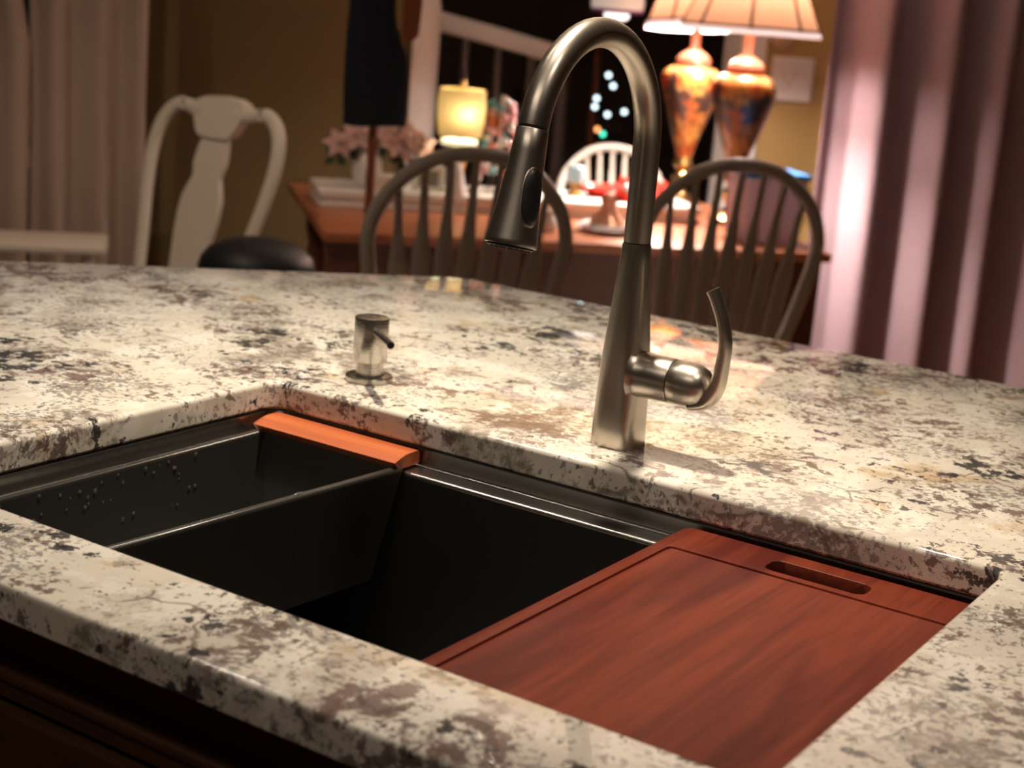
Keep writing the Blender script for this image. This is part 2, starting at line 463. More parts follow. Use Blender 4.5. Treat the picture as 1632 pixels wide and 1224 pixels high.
# ================================================================== island
outer = [(-1.22, -0.335), (1.35, -0.335), (1.35, 0.945), (-0.63, 0.945), (-0.67, 0.93), (-1.18, 0.38), (-1.22, 0.28)]
cut = rrect(-0.395, -0.2343, 0.395, 0.2343, 0.018)
ct = plate(outer, [cut], CT - 0.030, CT, 0.0055, 5).build('countertop', GRANITE, None, 40)
tag(ct, 'speckled cream and brown granite countertop with a cutout around the dark sink', 'countertop')

cab = thing('island_cabinet', 'dark brown wooden island cabinet below the granite countertop edge', 'cabinet', (0, 0, 0))
mb = MB(); zt = CT - 0.0305
mb.box((0.05, -0.286, (zt + .1) / 2), (2.36, 0.02, zt - .1)); mb.box((0.05, 0.60, (zt + .1) / 2), (2.36, 0.02, zt - .1))
mb.box((-1.12, 0.157, (zt + .1) / 2), (0.02, 0.90, zt - .1)); mb.box((1.22, 0.157, (zt + .1) / 2), (0.02, 0.90, zt - .1))
mb.box((0.05, 0.157, 0.11), (2.36, 0.90, 0.02)); mb.box((0.05, 0.16, 0.05), (2.2, 0.76, 0.1))
mb.build('carcass', CABW, cab, 30)
mb = MB()
mb.tube([(-1.13, -0.304, CT - 0.089), (1.23, -0.304, CT - 0.089)], 0.0055, 10); mb.box((0.05, -0.300, CT - 0.100), (2.36, 0.012, 0.016), None, 0.002)
mb.build('bead_molding', CABW, cab, 40)
for k in range(3):
    x0 = -1.11 + k * 0.78
    df = MB().box((x0 + 0.385, -0.305, CT - 0.195), (0.764, 0.018, 0.165), None, 0.005, 2).build('drawer_front', CABW, cab, 40)
    MB().tube([(x0 + 0.325, -0.314, CT - 0.195), (x0 + 0.325, -0.338, CT - 0.195), (x0 + 0.445, -0.338, CT - 0.195), (x0 + 0.445, -0.314, CT - 0.195)], 0.005, 10).build('handle', BRONZE, df)
    for j in (0, 1):
        dr = MB().box((x0 + 0.195 + j * 0.382, -0.305, 0.365), (0.376, 0.018, 0.49), None, 0.005, 2).build('door', CABW, cab, 40)

# ================================================================== sink
sink = thing('sink', 'black gunmetal workstation sink set under the granite countertop', 'sink', (0, 0, CT))
zr = -0.0305
def ringz(l, z): return [Vector((x, y, z)) for x, y in l]
A = rrect(-0.425, -0.265, 0.425, 0.265, 0.03); B = rrect(-0.397, -0.2365, 0.397, 0.2365, 0.014)
B1 = rrect(-0.3955, -0.235, 0.3955, 0.235, 0.013)
mb = MB(); mb.rings([ringz(A, zr - 0.002), ringz(A, zr), ringz(B, zr), ringz(B1, zr - .0015)])
mb.build('rim', SINKM, sink, 40)
def lring(hx, hy): return rrect(-hx, -hy, hx, hy, 0.012)
rows = [ringz(B1, zr - .0015), ringz(lring(.3955, .236), zr - 0.003), ringz(lring(.3955, .236), -0.0470)]
for k in range(1, 6):                                    # cove at the foot of the wall
    a = PI / 2 * k / 5; rows.append(ringz(lring(.3955 - .0012 * (1 - math.cos(a)), .236 - .0030 * (1 - math.cos(a))), -0.0470 - .0030 * math.sin(a)))
for k in range(0, 7):                                    # rounded lip into the bowl
    a = PI / 2 * k / 6; rows.append(ringz(lring(.3880 - .0030 * math.sin(a), .2110 - .0040 * math.sin(a)), -0.0500 - .0045 * (1 - math.cos(a))))
I2 = lring(.3850, .2070)
mb = MB(); mb.rings(rows)
mb.build('ledge', LEDGEM, sink, 75)
J0 = rrect(-0.381, -0.203, 0.381, 0.203, 0.014); J1 = rrect(-0.374, -0.196, 0.374, 0.196, 0.016); K = rrect(-0.05, -0.05, 0.05, 0.05, 0.0499)
mb = MB(); mb.rings([ringz(I2, -0.0545), ringz(J0, -0.262), ringz(J1, -0.270), ringz(K, -0.276)])
mb.build('bowl', SINKM, sink, 40)
MB().lathe([(0.05, -0.277), (0.05, -0.274), (0.043, -0.2735), (0.040, -0.280), (0.012, -0.283), (0.010, -0.276), (0.0, -0.274)], 32).build('drain', STEEL, sink)

# rinse bin hanging in the left of the sink
rb = thing('rinse_bin', 'dark metal rinse bin with orange wooden grip hanging in the left of the sink', 'sink bin', (0, 0, CT))
def quad(a, b, c, d, z): return [Vector((*a, z)), Vector((*b, z)), Vector((*c, z)), Vector((*d, z))]
t = 0.0028
o_top = ((-0.3825, -0.200), (-0.2215, -0.200), (-0.1950, 0.2035), (-0.3825, 0.2035))
o_bot = ((-0.378, -0.165), (-0.226, -0.165), (-0.2015, 0.170), (-0.378, 0.170))
i_top = ((-0.3765, -0.196), (-0.2300, -0.196), (-0.2035, 0.199), (-0.3765, 0.199))
i_bot = ((-0.373, -0.162), (-0.232, -0.162), (-0.2075, 0.167), (-0.373, 0.167))
def mixq(f): return tuple((a[0] * (1 - f) + b[0] * f, a[1] * (1 - f) + b[1] * f) for a, b in zip(o_top, i_top))
mb = MB(); mb.rings([quad(*o_bot, -0.158), quad(*o_top, -0.0490), quad(*o_top, -0.0463), quad(*mixq(.12), -0.0450), quad(*mixq(.3), -0.0445), quad(*mixq(.7), -0.0445), quad(*mixq(.88), -0.0450), quad(*i_top, -0.0463), quad(*i_top, -0.0490), quad(*i_bot, -0.1555)], True, True, True)
mb.build('bin', BINM, rb, 50)
for y, x, wd in ((0.2165, -0.290, 0.180), (-0.2125, -0.300, 0.155)):
    MB().box((x, y, -0.0482), (wd, 0.025, 0.003)).build('hanging_lip', BINM, rb, 20)
def strip(x0, x1, y0, y1, z0, z1):
    prof = [(y0 + 0.007, z0), (y0, z1 - 0.006)] + [(y0 + (y1 - y0) * s, z1 - 0.006 + 0.006 * math.sin(PI / 2 * min(1, s * 1.6))) for s in (0.1, 0.25, 0.4, 0.55, 0.7, 0.85)] + [(y1 - .003, z1), (y1, z1 - 0.003), (y1, z0)]
    return MB().rings([[Vector((x, y, z)) for y, z in prof] for x in (x0, x0 + .001, x1 - .001, x1)], True, True, True)
strip(-0.3865, -0.1960, 0.1915, 0.2325, -0.0465, -0.0325).build('wooden_grip', STRIP, rb, 30)['label'] = 'orange wooden grip at the far end'
strip(-0.3865, -0.2200, -0.2325, -0.1915, -0.0465, -0.0325).build('wooden_grip', STRIP, rb, 30)['label'] = 'orange wooden grip at the near end'
mb = MB(); rnd = random.Random(3)
def drop(p, r, sc): mb.sphere(p, r, 2, sc)
for k in range(42):                                          # on the left wall
    y = rnd.uniform(-0.17, 0.10); z = rnd.uniform(-0.10, -0.052)
    if rnd.random() < 0.35: z = rnd.uniform(-0.062, -0.05)
    f = (-0.045 - z) / 0.11
    drop((-0.3765 + 0.0035 * f + .0002, y, z), rnd.choice((0.0008, 0.0010, 0.0013, 0.0017, 0.0022)), (0.40, 1, 1.25))
for k in range(16): drop((-0.380, rnd.uniform(-.17, 0.13), -0.0446), rnd.uniform(0.0010, 0.0026), (1, 1.4, 0.5))
for k in range(12):
    y = rnd.uniform(-0.18, 0.12); drop((-0.2258 + (y + .2) * 0.0657, y, -0.0446), rnd.uniform(0.0008, 0.0016), (1, 1.3, 0.6))
drop((-0.2085, 0.062, -0.0445), 0.0032, (0.9, 2.3, 0.5))
d = mb.build('water_droplets', WATER, rb, 180); d['kind'] = 'stuff'; d['label'] = 'clear water droplets on the left wall and rim'

# ================================================================== cutting board
def cutting_board():
    outer = rrect(0.1105, -0.2325, 0.3925, 0.2320, 0.010, 5)
    slot = rrect(0.2090, 0.1800, 0.2990, 0.2080, 0.0090, 6)
    ga = rrect(0.1245, -0.2150, 0.3830, 0.1705, 0.006, 4); gb = offset(ga, -0.0046); gm = offset(ga, -0.0017)
    z0, z1, r, rs = -0.0498, -0.0345, 0.003, 0.0006
    mb = MB(); bm = mb.bm
    def row(l, z): return [bm.verts.new((x, y, z)) for x, y in l]
    def skin(rows):
        for a, b in zip(rows, rows[1:]):
            n = len(a)
            for i in range(n): bm.faces.new((a[i], a[(i + 1) % n], b[(i + 1) % n], b[i]))
    def fill(rows):
        es = [bm.edges.get((q[i], q[(i + 1) % len(q)])) or bm.edges.new((q[i], q[(i + 1) % len(q)])) for q in rows for i in range(len(q))]
        bmesh.ops.triangle_fill(bm, use_beauty=True, edges=es)
    o = [row(offset(outer, -r), z1), row(offset(outer, -r * .3), z1 - r * .3), row(outer, z1 - r), row(outer, z0)]
    s = [row(offset(slot, rs), z1), row(offset(slot, rs * .3), z1 - rs * .4), row(slot, z1 - rs), row(slot, z0)]
    g = [row(ga, z1), row(offset(ga, -.0004), z1 - .0022), row(gm, z1 - .0028), row(offset(gb, .0016), z1 - .0014), row(gb, z1)]
    skin(o); skin(s); skin(g)
    fill([o[0], s[0], g[0]]); fill([g[-1]]); fill([o[-1], s[-1]])
    b = mb.build('cutting_board', SAPELE, None, 28)
    b.location = (0, 0, CT)
    return tag(b, 'reddish sapele cutting board with a slot grip resting over the right of the sink', 'cutting board')
cutting_board()

# ================================================================== faucet
fa = thing('faucet', 'brushed nickel gooseneck kitchen faucet with pull-down spray head behind the sink', 'faucet', (-0.0129, 0.3113, CT))
mb = MB(); rings = []
for z, a, e in ((0, .0236, 3.4), (.0012, .0240, 3.4), (.02, .0236, 3.3), (.045, .0231, 3.1), (.07, .0225, 2.9), (.09, .0217, 2.7), (.11, .0205, 2.5), (.13, .0190, 2.3), (.15, .0176, 2.15), (.17, .0162, 2.05), (.187, .0148, 2), (.199, .0139, 2), (.2006, .0135, 2)):
    ring = []
    for k in range(48):
        th = 2 * PI * k / 48; c, s = math.cos(th), math.sin(th)
        ring.append(Vector((a * math.copysign(abs(c) ** (2 / e), c), a * math.copysign(abs(s) ** (2 / e), s), z)))
    rings.append(ring)
mb.rings(rings, True, True, True).build('body', NICKEL, fa, 40)
MB().lathe([(0.0130, 0.2003), (0.0130, 0.2022)], 40).build('seam_ring', SEAM, fa)
R, zc = 0.1015, 0.294
path = [(0, 0, 0.2018), (0, 0, 0.23), (0, 0, 0.26), (0, 0, 0.28)] + [(0, -R + R * math.cos(math.radians(a)), zc + R * math.sin(math.radians(a))) for a in range(0, 169, 6)]
MB().tube(path, 0.0132, 32, 1.0, (1, 0, 0)).build('spout', NICKEL, fa, 40)
P0 = Vector(path[-1]); D = Vector((0, -math.sin(math.radians(168)), math.cos(math.radians(168)))).normalized()
MB().lathe([(0.0126, -0.0005), (0.0126, 0.0022)], 40, P0, D).build('seam_ring', SEAM, fa)
head_prof = [(0.0132, 0.0018), (0.0137, 0.0024), (0.0148, 0.02), (0.0162, 0.04), (0.0180, 0.06), (0.0202, 0.08), (0.0222, 0.0955), (0.0226, 0.0985), (0.0222, 0.1003), (0.0205, 0.1006)]
hd = MB().lathe(head_prof, 48, P0, D, True, True).build('spray_head', NICKEL, fa, 40)
nz = MB(); nz.lathe([(0.0200, 0.1000), (0.0200, 0.1020), (0.0192, 0.1026), (0.0, 0.1028)], 40, P0, D, False, True)
q = Vector((0, 0, 1)).rotation_difference(D)
for ri, n in ((0.0165, 18), (0.0125, 14), (0.0085, 9), (0.004, 5)):
    for k in range(n):
        a = 2 * PI * k / n; c = P0 + q @ Vector((ri * math.cos(a), ri * math.sin(a), 0.1024))
        nz.lathe([(0.0009, 0), (0.0007, 0.0014)], 8, c, D)
nz.build('nozzle_face', BLACKP, fa, 40)
# oval thumb button on the outer side of the head
N = Vector((0.93, -0.37, 0)); N = (N - D * N.dot(D)).normalized(); Wd = D.cross(N)
def button(scale, lift, name, m):
    mb = MB(); rows = []
    for rr, hh in ((1.0, 0.0), (0.97, 0.6), (0.85, 1.0), (0.5, 1.1), (0.02, 1.12)):
        ring = []
        for k in range(40):
            th = 2 * PI * k / 40
            e = 2.6
            cx = math.copysign(abs(math.cos(th)) ** (2 / e), math.cos(th)); sx = math.copysign(abs(math.sin(th)) ** (2 / e), math.sin(th))
            tt = 0.0585 + 0.0235 * scale * rr * sx; ww = 0.0100 * scale * rr * cx
            rad = interp([(z, r) for r, z in head_prof], tt)
            phi = ww / rad
            ring.append(P0 + D * tt + (N * math.cos(phi) + Wd * math.sin(phi)) * (rad + lift * hh - 0.0004))
        rows.append(ring)
    mb.rings(rows, True, False, True).build(name, m, fa, 50)
button(1.10, 0.0007, 'button_bezel', NICKEL)
button(0.98, 0.0022, 'thumb_button', BLACKP)
# valve on the right side
mb = MB(); mb.lathe([(0.0275, 0.0150), (0.0245, 0.0185), (0.0226, 0.0235), (0.0220, 0.031), (0.0218, 0.0535), (0.0211, 0.0548)], 40, (0, 0, 0.0745), (1, 0, 0)); mb.build('valve_body', NICKEL, fa, 40)
MB().lathe([(0.0207, 0.0540), (0.0207, 0.0566)], 40, (0, 0, 0.0745), (1, 0, 0)).build('seam_ring', SEAM, fa)
MB().lathe([(0.0211, 0.0560), (0.0219, 0.0570), (0.0219, 0.066), (0.0216, 0.074), (0.0204, 0.081), (0.0176, 0.0875), (0.0122, 0.0922), (0.005, 0.0943), (0.0, 0.0946)], 40, (0, 0, 0.0745), (1, 0, 0)).build('valve_cap', NICKEL, fa, 40)
lev = smooth_path([(0.0770, -0.001, 0.0560), (0.0925, -0.001, 0.0620), (0.1005, -0.001, 0.078), (0.1040, -0.002, 0.098), (0.1055, -0.003, 0.120), (0.1010, -0.004, 0.142), (0.0935, -0.005, 0.160), (0.0880, -0.006, 0.1705)], 5)
nl = len(lev)
MB().tube(lev, [(interp([(0, .0125), (.25, .0115), (.5, .0085), (.8, .0090), (1, .0098)], i / (nl - 1)), interp([(0, .0055), (.25, .0078), (.5, .0062), (.85, .0055), (1, .0058)], i / (nl - 1))) for i in range(nl)], 20, 1, (0, 1, 0)).build('lever_handle', NICKEL, fa, 50)

# ================================================================== soap dispenser
sd = thing('soap_dispenser', 'small brushed steel soap dispenser pump standing left of the faucet', 'soap dispenser', (-0.3325, 0.3160, CT))
MB().lathe([(0.0255, 0), (0.0263, 0.0008), (0.0263, 0.0055), (0.0255, 0.0065), (0.0165, 0.0070), (0.0160, 0.0060)], 48).build('flange', STEEL, sd, 35)
MB().lathe([(0.0152, 0.006), (0.0152, 0.0250)], 40).build('neck', STEEL, sd, 35)
MB().lathe([(0.0155, 0.0225), (0.0185, 0.0226), (0.0189, 0.0232), (0.0189, 0.0700), (0.0184, 0.0713), (0.0172, 0.0716), (0.0, 0.0706)], 48).build('pump_head', STEEL, sd, 35)
a = Vector((0.012, -0.0095, 0.0585)); b = Vector((0.0800, -0.0690, 0.0640))
MB().tube([a, a + (b - a) * .5, b - (b - a) * .02, b], [0.0050, 0.0047, 0.0044, 0.0040], 20).build('spout', STEEL, sd, 40)
MB().lathe([(0.0032, 0), (0.0032, 0.0004)], 16, b - (b - a).normalized() * 0.0001, (b - a)).build('spout_opening', SEAM, sd)

# ================================================================== dining table and chairs
dt = thing('dining_table', 'reddish brown wooden dining table behind the spindle-back chairs', 'table', dine(1.15, 3.82), RZ)
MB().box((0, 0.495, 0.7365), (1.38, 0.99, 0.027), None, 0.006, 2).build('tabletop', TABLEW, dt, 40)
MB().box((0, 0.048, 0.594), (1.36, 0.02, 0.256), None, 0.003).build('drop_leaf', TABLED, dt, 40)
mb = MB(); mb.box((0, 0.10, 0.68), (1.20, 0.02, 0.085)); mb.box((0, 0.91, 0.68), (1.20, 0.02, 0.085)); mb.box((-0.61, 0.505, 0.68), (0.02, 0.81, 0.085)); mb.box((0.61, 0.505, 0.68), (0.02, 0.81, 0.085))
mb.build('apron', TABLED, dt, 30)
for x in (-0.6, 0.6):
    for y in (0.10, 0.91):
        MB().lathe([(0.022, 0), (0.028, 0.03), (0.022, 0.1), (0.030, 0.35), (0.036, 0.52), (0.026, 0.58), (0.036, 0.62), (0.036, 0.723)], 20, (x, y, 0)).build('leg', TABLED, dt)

def windsor():
    H, ZS = 1.030, 0.462
    t = thing('spindle_back_chair', '', 'chair', (0, 0, 0), RZ, 'spindle-back chairs around the dining table')
    lean = lambda z: -0.10 * max(0, z - ZS) / 0.55
    half = [(0, 0), (.06, -.006), (.115, -.028), (.165, -.068), (.203, -.12), (.2215, -.18), (.219, -.24), (.206, -.32), (.189, -.40), (.172, -.48), (.160, -.56)]
    pts = [(-x, lean(H + z - .012), H + z - .012) for x, z in half[::-1]] + [(x, lean(H + z - .012), H + z - .012) for x, z in half[1:]]
    MB().tube(smooth_path(pts, 4), 0.0165, 12, 1.02, (0, 1, 0)).build('bow', CREAM, t, 60)
    out = []
    for k in range(40):
        th = 2 * PI * k / 40; c, s = math.cos(th), math.sin(th); e = 2.7
        out.append((0.222 * math.copysign(abs(c) ** (2 / e), c) * (1 + 0.06 * s), 0.19 + 0.205 * math.copysign(abs(s) ** (2 / e), s)))
    plate(out, [], ZS - 0.036, ZS, 0.012, 3).build('seat', CREAM, t, 40)
    for i in range(-3, 4):
        xt, xb = i * 0.055, i * 0.043
        zt = H - 0.012 + interp([(a, b) for a, b in half], abs(xt)) - 0.006
        mb = MB(); rings = []
        for s, wd in ((0, .009), (.08, .0125), (.25, .0195), (.5, .0210), (.62, .0205), (.70, .0150), (.80, .0105), (1, .0078)):
            z = ZS - 0.004 + (zt - ZS + 0.004) * s; x = xb + (xt - xb) * s; y = lean(z)
            rings.append([Vector((x + wd * math.cos(2 * PI * k / 10), y + 0.0055 * math.sin(2 * PI * k / 10), z)) for k in range(10)])
        mb.rings(rings, True, True, True).build('spindle', CREAM, t, 50)
    ft = []
    for sx in (-1, 1):
        for sy in (0, 1):
            a = Vector((sx * 0.15, 0.06 + 0.25 * sy, ZS - 0.03)); b = Vector((sx * 0.20, -0.02 + 0.42 * sy, 0))
            ft.append((a, b))
            MB().tube([a, a + (b - a) * .25, a + (b - a) * .5, a + (b - a) * .8, b], [.014, .019, .021, .014, .011], 12).build('leg', CREAM, t, 50)
    mb = MB(); f = lambda k, s: ft[k][0] + (ft[k][1] - ft[k][0]) * s
    mb.tube([f(0, .55), f(1, .55)], 0.009, 10); mb.tube([f(2, .55), f(3, .55)], 0.009, 10)
    mb.tube([(f(0, .55) + f(1, .55)) / 2, (f(2, .55) + f(3, .55)) / 2], 0.009, 10)
    mb.build('stretcher', CREAM, t, 50)
    return t
ch = windsor()
ch.location = dine(0.715, 3.36); ch['label'] = 'left of the two near cream spindle-back chairs, directly left of the faucet spout'
dup(ch, dine(1.365, 3.45), RZ, 'right near cream spindle-back chair with shaded spindles behind the faucet')
dup(ch, dine(1.64, 5.17), RZ + PI, 'brightly lit white spindle-back chair on the far side of the dining table', 0.86)

# carved chair on the left
def splat_chair():
    t = thing('splat_back_chair', 'white curved-back dining chair with a vase-shaped splat by the sheer curtain', 'chair', dine(0.103, 4.00), RZ + math.radians(180 - 53))
    ZS, H = 0.47, 1.045
    lean = lambda z: -0.145 * max(0, z - ZS) / 0.55 - 0.0 if z > ZS else 0
    for s in (-1, 1):
        pts = [(s * .175, 0, 0.0), (s * .180, 0, .25), (s * .178, lean(.47), .47), (s * .180, lean(.55), .55), (s * .205, lean(.68), .68), (s * .232, lean(.80), .80), (s * .243, lean(.90), .90), (s * .225, lean(.975), .975), (s * .175, lean(1.015), 1.015), (s * .115, lean(1.010), 1.010), (s * .06, lean(1.005), 1.005)]
        p = smooth_path(pts, 4)
        MB().tube(p, [interp([(0, .016), (.3, .019), (.7, .021), (.86, .017), (1, .026)], i / (len(p) - 1)) for i in range(len(p))], 14, 0.75, (1, 0, 0)).build('stile', CREAM, t, 60)
    def slab(poly, name, th):
        r0 = [Vector((x, lean(z) - th / 2, z)) for x, z in poly]; r1 = [Vector((x, lean(z) + th / 2, z)) for x, z in poly]
        MB().rings([r0, r1], True, True, True).build(name, CREAM, t, 50)
    hw = [(.100, 1.012), (.092, 1.034), (.06, 1.045), (0, 1.049), (-.06, 1.045), (-.092, 1.034), (-.100, 1.012), (-.088, .985), (-.070, .955), (-.055, .945), (0, .942), (.055, .945), (.070, .955), (.088, .985)]
    slab(hw, 'crest', 0.032)
    prof = [(.945, .050), (.93, .052), (.90, .058), (.875, .060), (.855, .053), (.842, .051), (.825, .060), (.79, .075), (.75, .078), (.70, .074), (.62, .062), (.55, .052), (.48, .048)]
    slab([(w_, z) for z, w_ in prof] + [(-w_, z) for z, w_ in prof[::-1]], 'splat', 0.014)
    plate(rrect(-0.235, -0.01, 0.235, 0.42, 0.05, 5), [], ZS - 0.05, ZS, 0.012, 3).build('seat', CREAM, t, 40)
    for s in (-1, 1):
        p = smooth_path([(s * .20, .385, ZS - .03), (s * .215, .40, .32), (s * .20, .392, .14), (s * .205, .40, .03), (s * .21, .41, 0)], 4)
        MB().tube(p, [interp([(0, .028), (.4, .022), (.8, .012), (1, .022)], i / (len(p) - 1)) for i in range(len(p))], 12).build('front_leg', CREAM, t, 60)
splat_chair()

# padded bar stool in front of that chair
bs = thing('bar_stool', 'round-topped black padded bar stool in front of the vase-splat chair', 'stool', dine(0.262, 3.36), RZ)
MB().lathe([(0.05, 0.700), (0.110, 0.702), (0.124, 0.715), (0.128, 0.735), (0.121, 0.757), (0.104, 0.777), (0.075, 0.792), (0.040, 0.799), (0.0, 0.801)], 40).build('cushion', BLACKV, bs, 60)
for k in range(4):
    a = PI / 4 + k * PI / 2
    MB().tube([(0.075 * math.cos(a), 0.075 * math.sin(a), 0.702), (0.17 * math.cos(a), 0.17 * math.sin(a), 0)], [.016, .013], 12).build('leg', BLACKV, bs)
MB().tube([(0.138 * math.cos(2 * PI * k / 32), 0.138 * math.sin(2 * PI * k / 32), 0.24) for k in range(33)], 0.008, 10).build('foot_ring', BRONZE, bs)

# narrow side table under the sheer curtain
sdt = thing('side_table', 'narrow pale side table standing before the sheer curtain', 'table', dine(-0.43, 4.25), RZ)
MB().box((0, 0.12, 0.604), (0.72, 0.24, 0.022), None, 0.006, 2).build('tabletop', CREAM, sdt, 40)
for x in (-0.31, 0.31):
    for y in (0.04, 0.20): MB().tube([(x, y, 0.594), (x, y, 0)], [.018, .012], 10).build('leg', CREAM, sdt)

# ================================================================== stand with the dark cloth
cs = thing('coat_stand', 'slim reddish wooden stand holding a dark navy cloth beside the near left chair', 'stand', dine(0.563, 3.775), RZ)
MB().tube([(0, 0, 0.12), (0, 0, 0.8), (0, 0, 1.55)], [.0125, .0115, .010], 14).build('pole', REDW, cs)
MB().sphere((0, 0, 1.565), 0.022).build('finial', REDW, cs)
mb = MB(); pts = smooth_path([(-0.09, 0, 1.40), (0.0, 0, 1.43), (0.10, 0, 1.385)], 5); mb.tube(pts, 0.009, 10); mb.build('arm', REDW, cs)
mb = MB(); mb.prism([(0.052, 1.235), (0.075, 1.225), (0.096, 1.245), (0.100, 1.32), (0.094, 1.395), (0.058, 1.40)], -0.012, 0.0); mb.build('paddle', REDW, cs, 30)['label'] = 'flat orange-brown wooden paddle'
for k in range(3):
    a = PI / 6 + k * 2 * PI / 3
    MB().tube(smooth_path([(0, 0, 0.16), (0.09 * math.cos(a), 0.09 * math.sin(a), 0.09), (0.19 * math.cos(a), 0.19 * math.sin(a), 0.009)], 4), 0.009, 10).build('foot', REDW, cs)
mb = MB(); rows = []
for i in range(13):
    s = i / 12; z = 1.024 + 0.40 * s; ring = []
    wl = -0.075 - 0.004 * math.sin(s * 5); wr = interp([(0, .078), (.35, .078), (.46, .070), (.52, .052), (.62, .040), (1, .030)], s)
    for k in range(28):
        th = 2 * PI * k / 28; c, sn = math.cos(th), math.sin(th)
        x = (wl + wr) / 2 + (wr - wl) / 2 * math.copysign(abs(c) ** 0.6, c)
        ring.append(Vector((x, 0.030 * math.copysign(abs(sn) ** 0.7, sn) * (1 - .3 * s) + 0.004 * math.sin(9 * x / .08 + s * 3), z + 0.004 * math.sin(x * 40))))
    rows.append(ring)
nv = mb.rings(rows, True, True, True).build('hanging_cloth', NAVY, None, 60, dine(0.563, 3.775)); nv.rotation_euler = ROOMROT
tag(nv, 'dark navy cloth hanging from the slim reddish wooden stand', 'cloth')

# ================================================================== what stands on the table
TZ = 0.75
ri = thing('display_riser', 'long low white riser with a moulded edge across the dining table', 'riser', dine(1.06, 4.27, TZ), RZ)
MB().box((0, 0.13, 0.0385), (1.13, 0.26, 0.023), None, 0.006, 2).build('top_board', WHITEP, ri, 40)
MB().box((0, 0.13, 0.0205), (1.10, 0.235, 0.014)).build('cove', WHITEP, ri)
MB().box((0, 0.13, 0.0075), (1.125, 0.256, 0.015), None, 0.003, 1).build('bottom_board', WHITEP, ri, 40)
RT = TZ + 0.050

def lamp(name, label, u, v, tilt, s, ra, rb_):
    t = thing(name, label, 'lamp', dine(u, v, TZ), RZ + s, 'tall mottled table lamps')
    MB().lathe([(0.062, 0), (0.066, 0.006), (0.064, 0.016), (0.050, 0.024), (0.030, 0.034), (0.020, 0.05), (0.017, 0.06)], 32).build('foot', BRONZE, t)
    MB().lathe([(0.017, 0.058), (0.028, 0.070), (0.033, 0.086), (0.028, 0.102), (0.018, 0.112), (0.022, 0.122), (0.034, 0.130), (0.030, 0.142), (0.026, 0.155)], 32).build('stem', BRASS, t)
    MB().lathe([(0.025, 0.150), (0.032, 0.185), (0.041, 0.215), (0.055, 0.255), (0.071, 0.300), (0.086, 0.345), (0.0955, 0.380), (0.0975, 0.402), (0.092, 0.420), (0.077, 0.434), (0.056, 0.442)], 40).build('body', GLAZE, t)
    MB().lathe([(0.053, 0.440), (0.056, 0.446), (0.055, 0.462), (0.046, 0.476), (0.030, 0.487), (0.019, 0.494)], 32).build('cap', COPPER, t)
    MB().lathe([(0.019, 0.492), (0.014, 0.505), (0.014, 0.55), (0.017, 0.575), (0.012, 0.60), (0.010, 0.66)], 24).build('neck', COPPER, t)
    MB().lathe([(0.0, .690), (.016, .694), (.026, .71), (.033, .75), (.032, .775), (.022, .795), (.0, .804)], 20).build('bulb', BULB, t)
    MB().lathe([(0.0, .584), (.014, .588), (.025, .602), (.028, .622), (.024, .645), (.013, .668), (0, .675)], 20).build('bulb', BULBLOW, t)
    z0, z1 = 0.562, 0.845
    sh = bpy.data.objects.new('shade', None)
    rot = Matrix.Translation((0, 0, 0.70)) @ Euler((tilt, 0, 0)).to_matrix().to_4x4() @ Matrix.Translation((0, 0, -0.70))
    rad = lambda z: ra + (rb_ - ra) * ((z - z0) / (z1 - z0)) - 0.010 * math.sin(PI * (z - z0) / (z1 - z0))
    zs = [z0 + 0.012 + (z1 - z0 - 0.012) * i / 10 for i in range(11)]
    mb = MB(); mb.lathe([(rad(z), z) for z in zs], 64, (0, 0, 0), None, False, False)
    bmesh.ops.transform(mb.bm, matrix=rot, verts=mb.bm.verts[:])
    so = mb.build('shade', SHADE, t)
    mb = MB(); mb.lathe([(ra + .0006, z0 - .004), (rad(z0 + .013) + .0006, z0 + 0.0135)], 64, (0, 0, 0), None, False, False)
    bmesh.ops.transform(mb.bm, matrix=rot, verts=mb.bm.verts[:]); mb.build('shade_band', SHADEBAND, so)['label'] = 'pale band round the lower rim'
    for k in range(8):
        a = 2 * PI * (k + 0.5) / 8
        mb = MB(); mb.tube([((rad(z) + .001) * math.cos(a), (rad(z) + .001) * math.sin(a), z) for z in zs], 0.0042, 8)
        bmesh.ops.transform(mb.bm, matrix=rot, verts=mb.bm.verts[:]); mb.build('shade_rib', BROWNT, so)
    mb = MB(); mb.lathe([(ra + .0016, z0 + .013), (ra - .001, z0 + .019)], 64, (0, 0, 0), None, False, False)
    bmesh.ops.transform(mb.bm, matrix=rot, verts=mb.bm.verts[:]); mb.build('shade_piping', BROWNT, so)
    bpy.data.objects.remove(sh)
    return t
lamp('table_lamp', 'right of the two tall mottled amber lamps, with an upright ribbed shade', 1.740, 4.34, 0.0, 0.012, 0.206, 0.104)
lamp('table_lamp', 'left of the two tall mottled amber lamps, its ribbed shade tilted', 1.718, 4.735, math.radians(-5), 0.30, 0.172, 0.100)

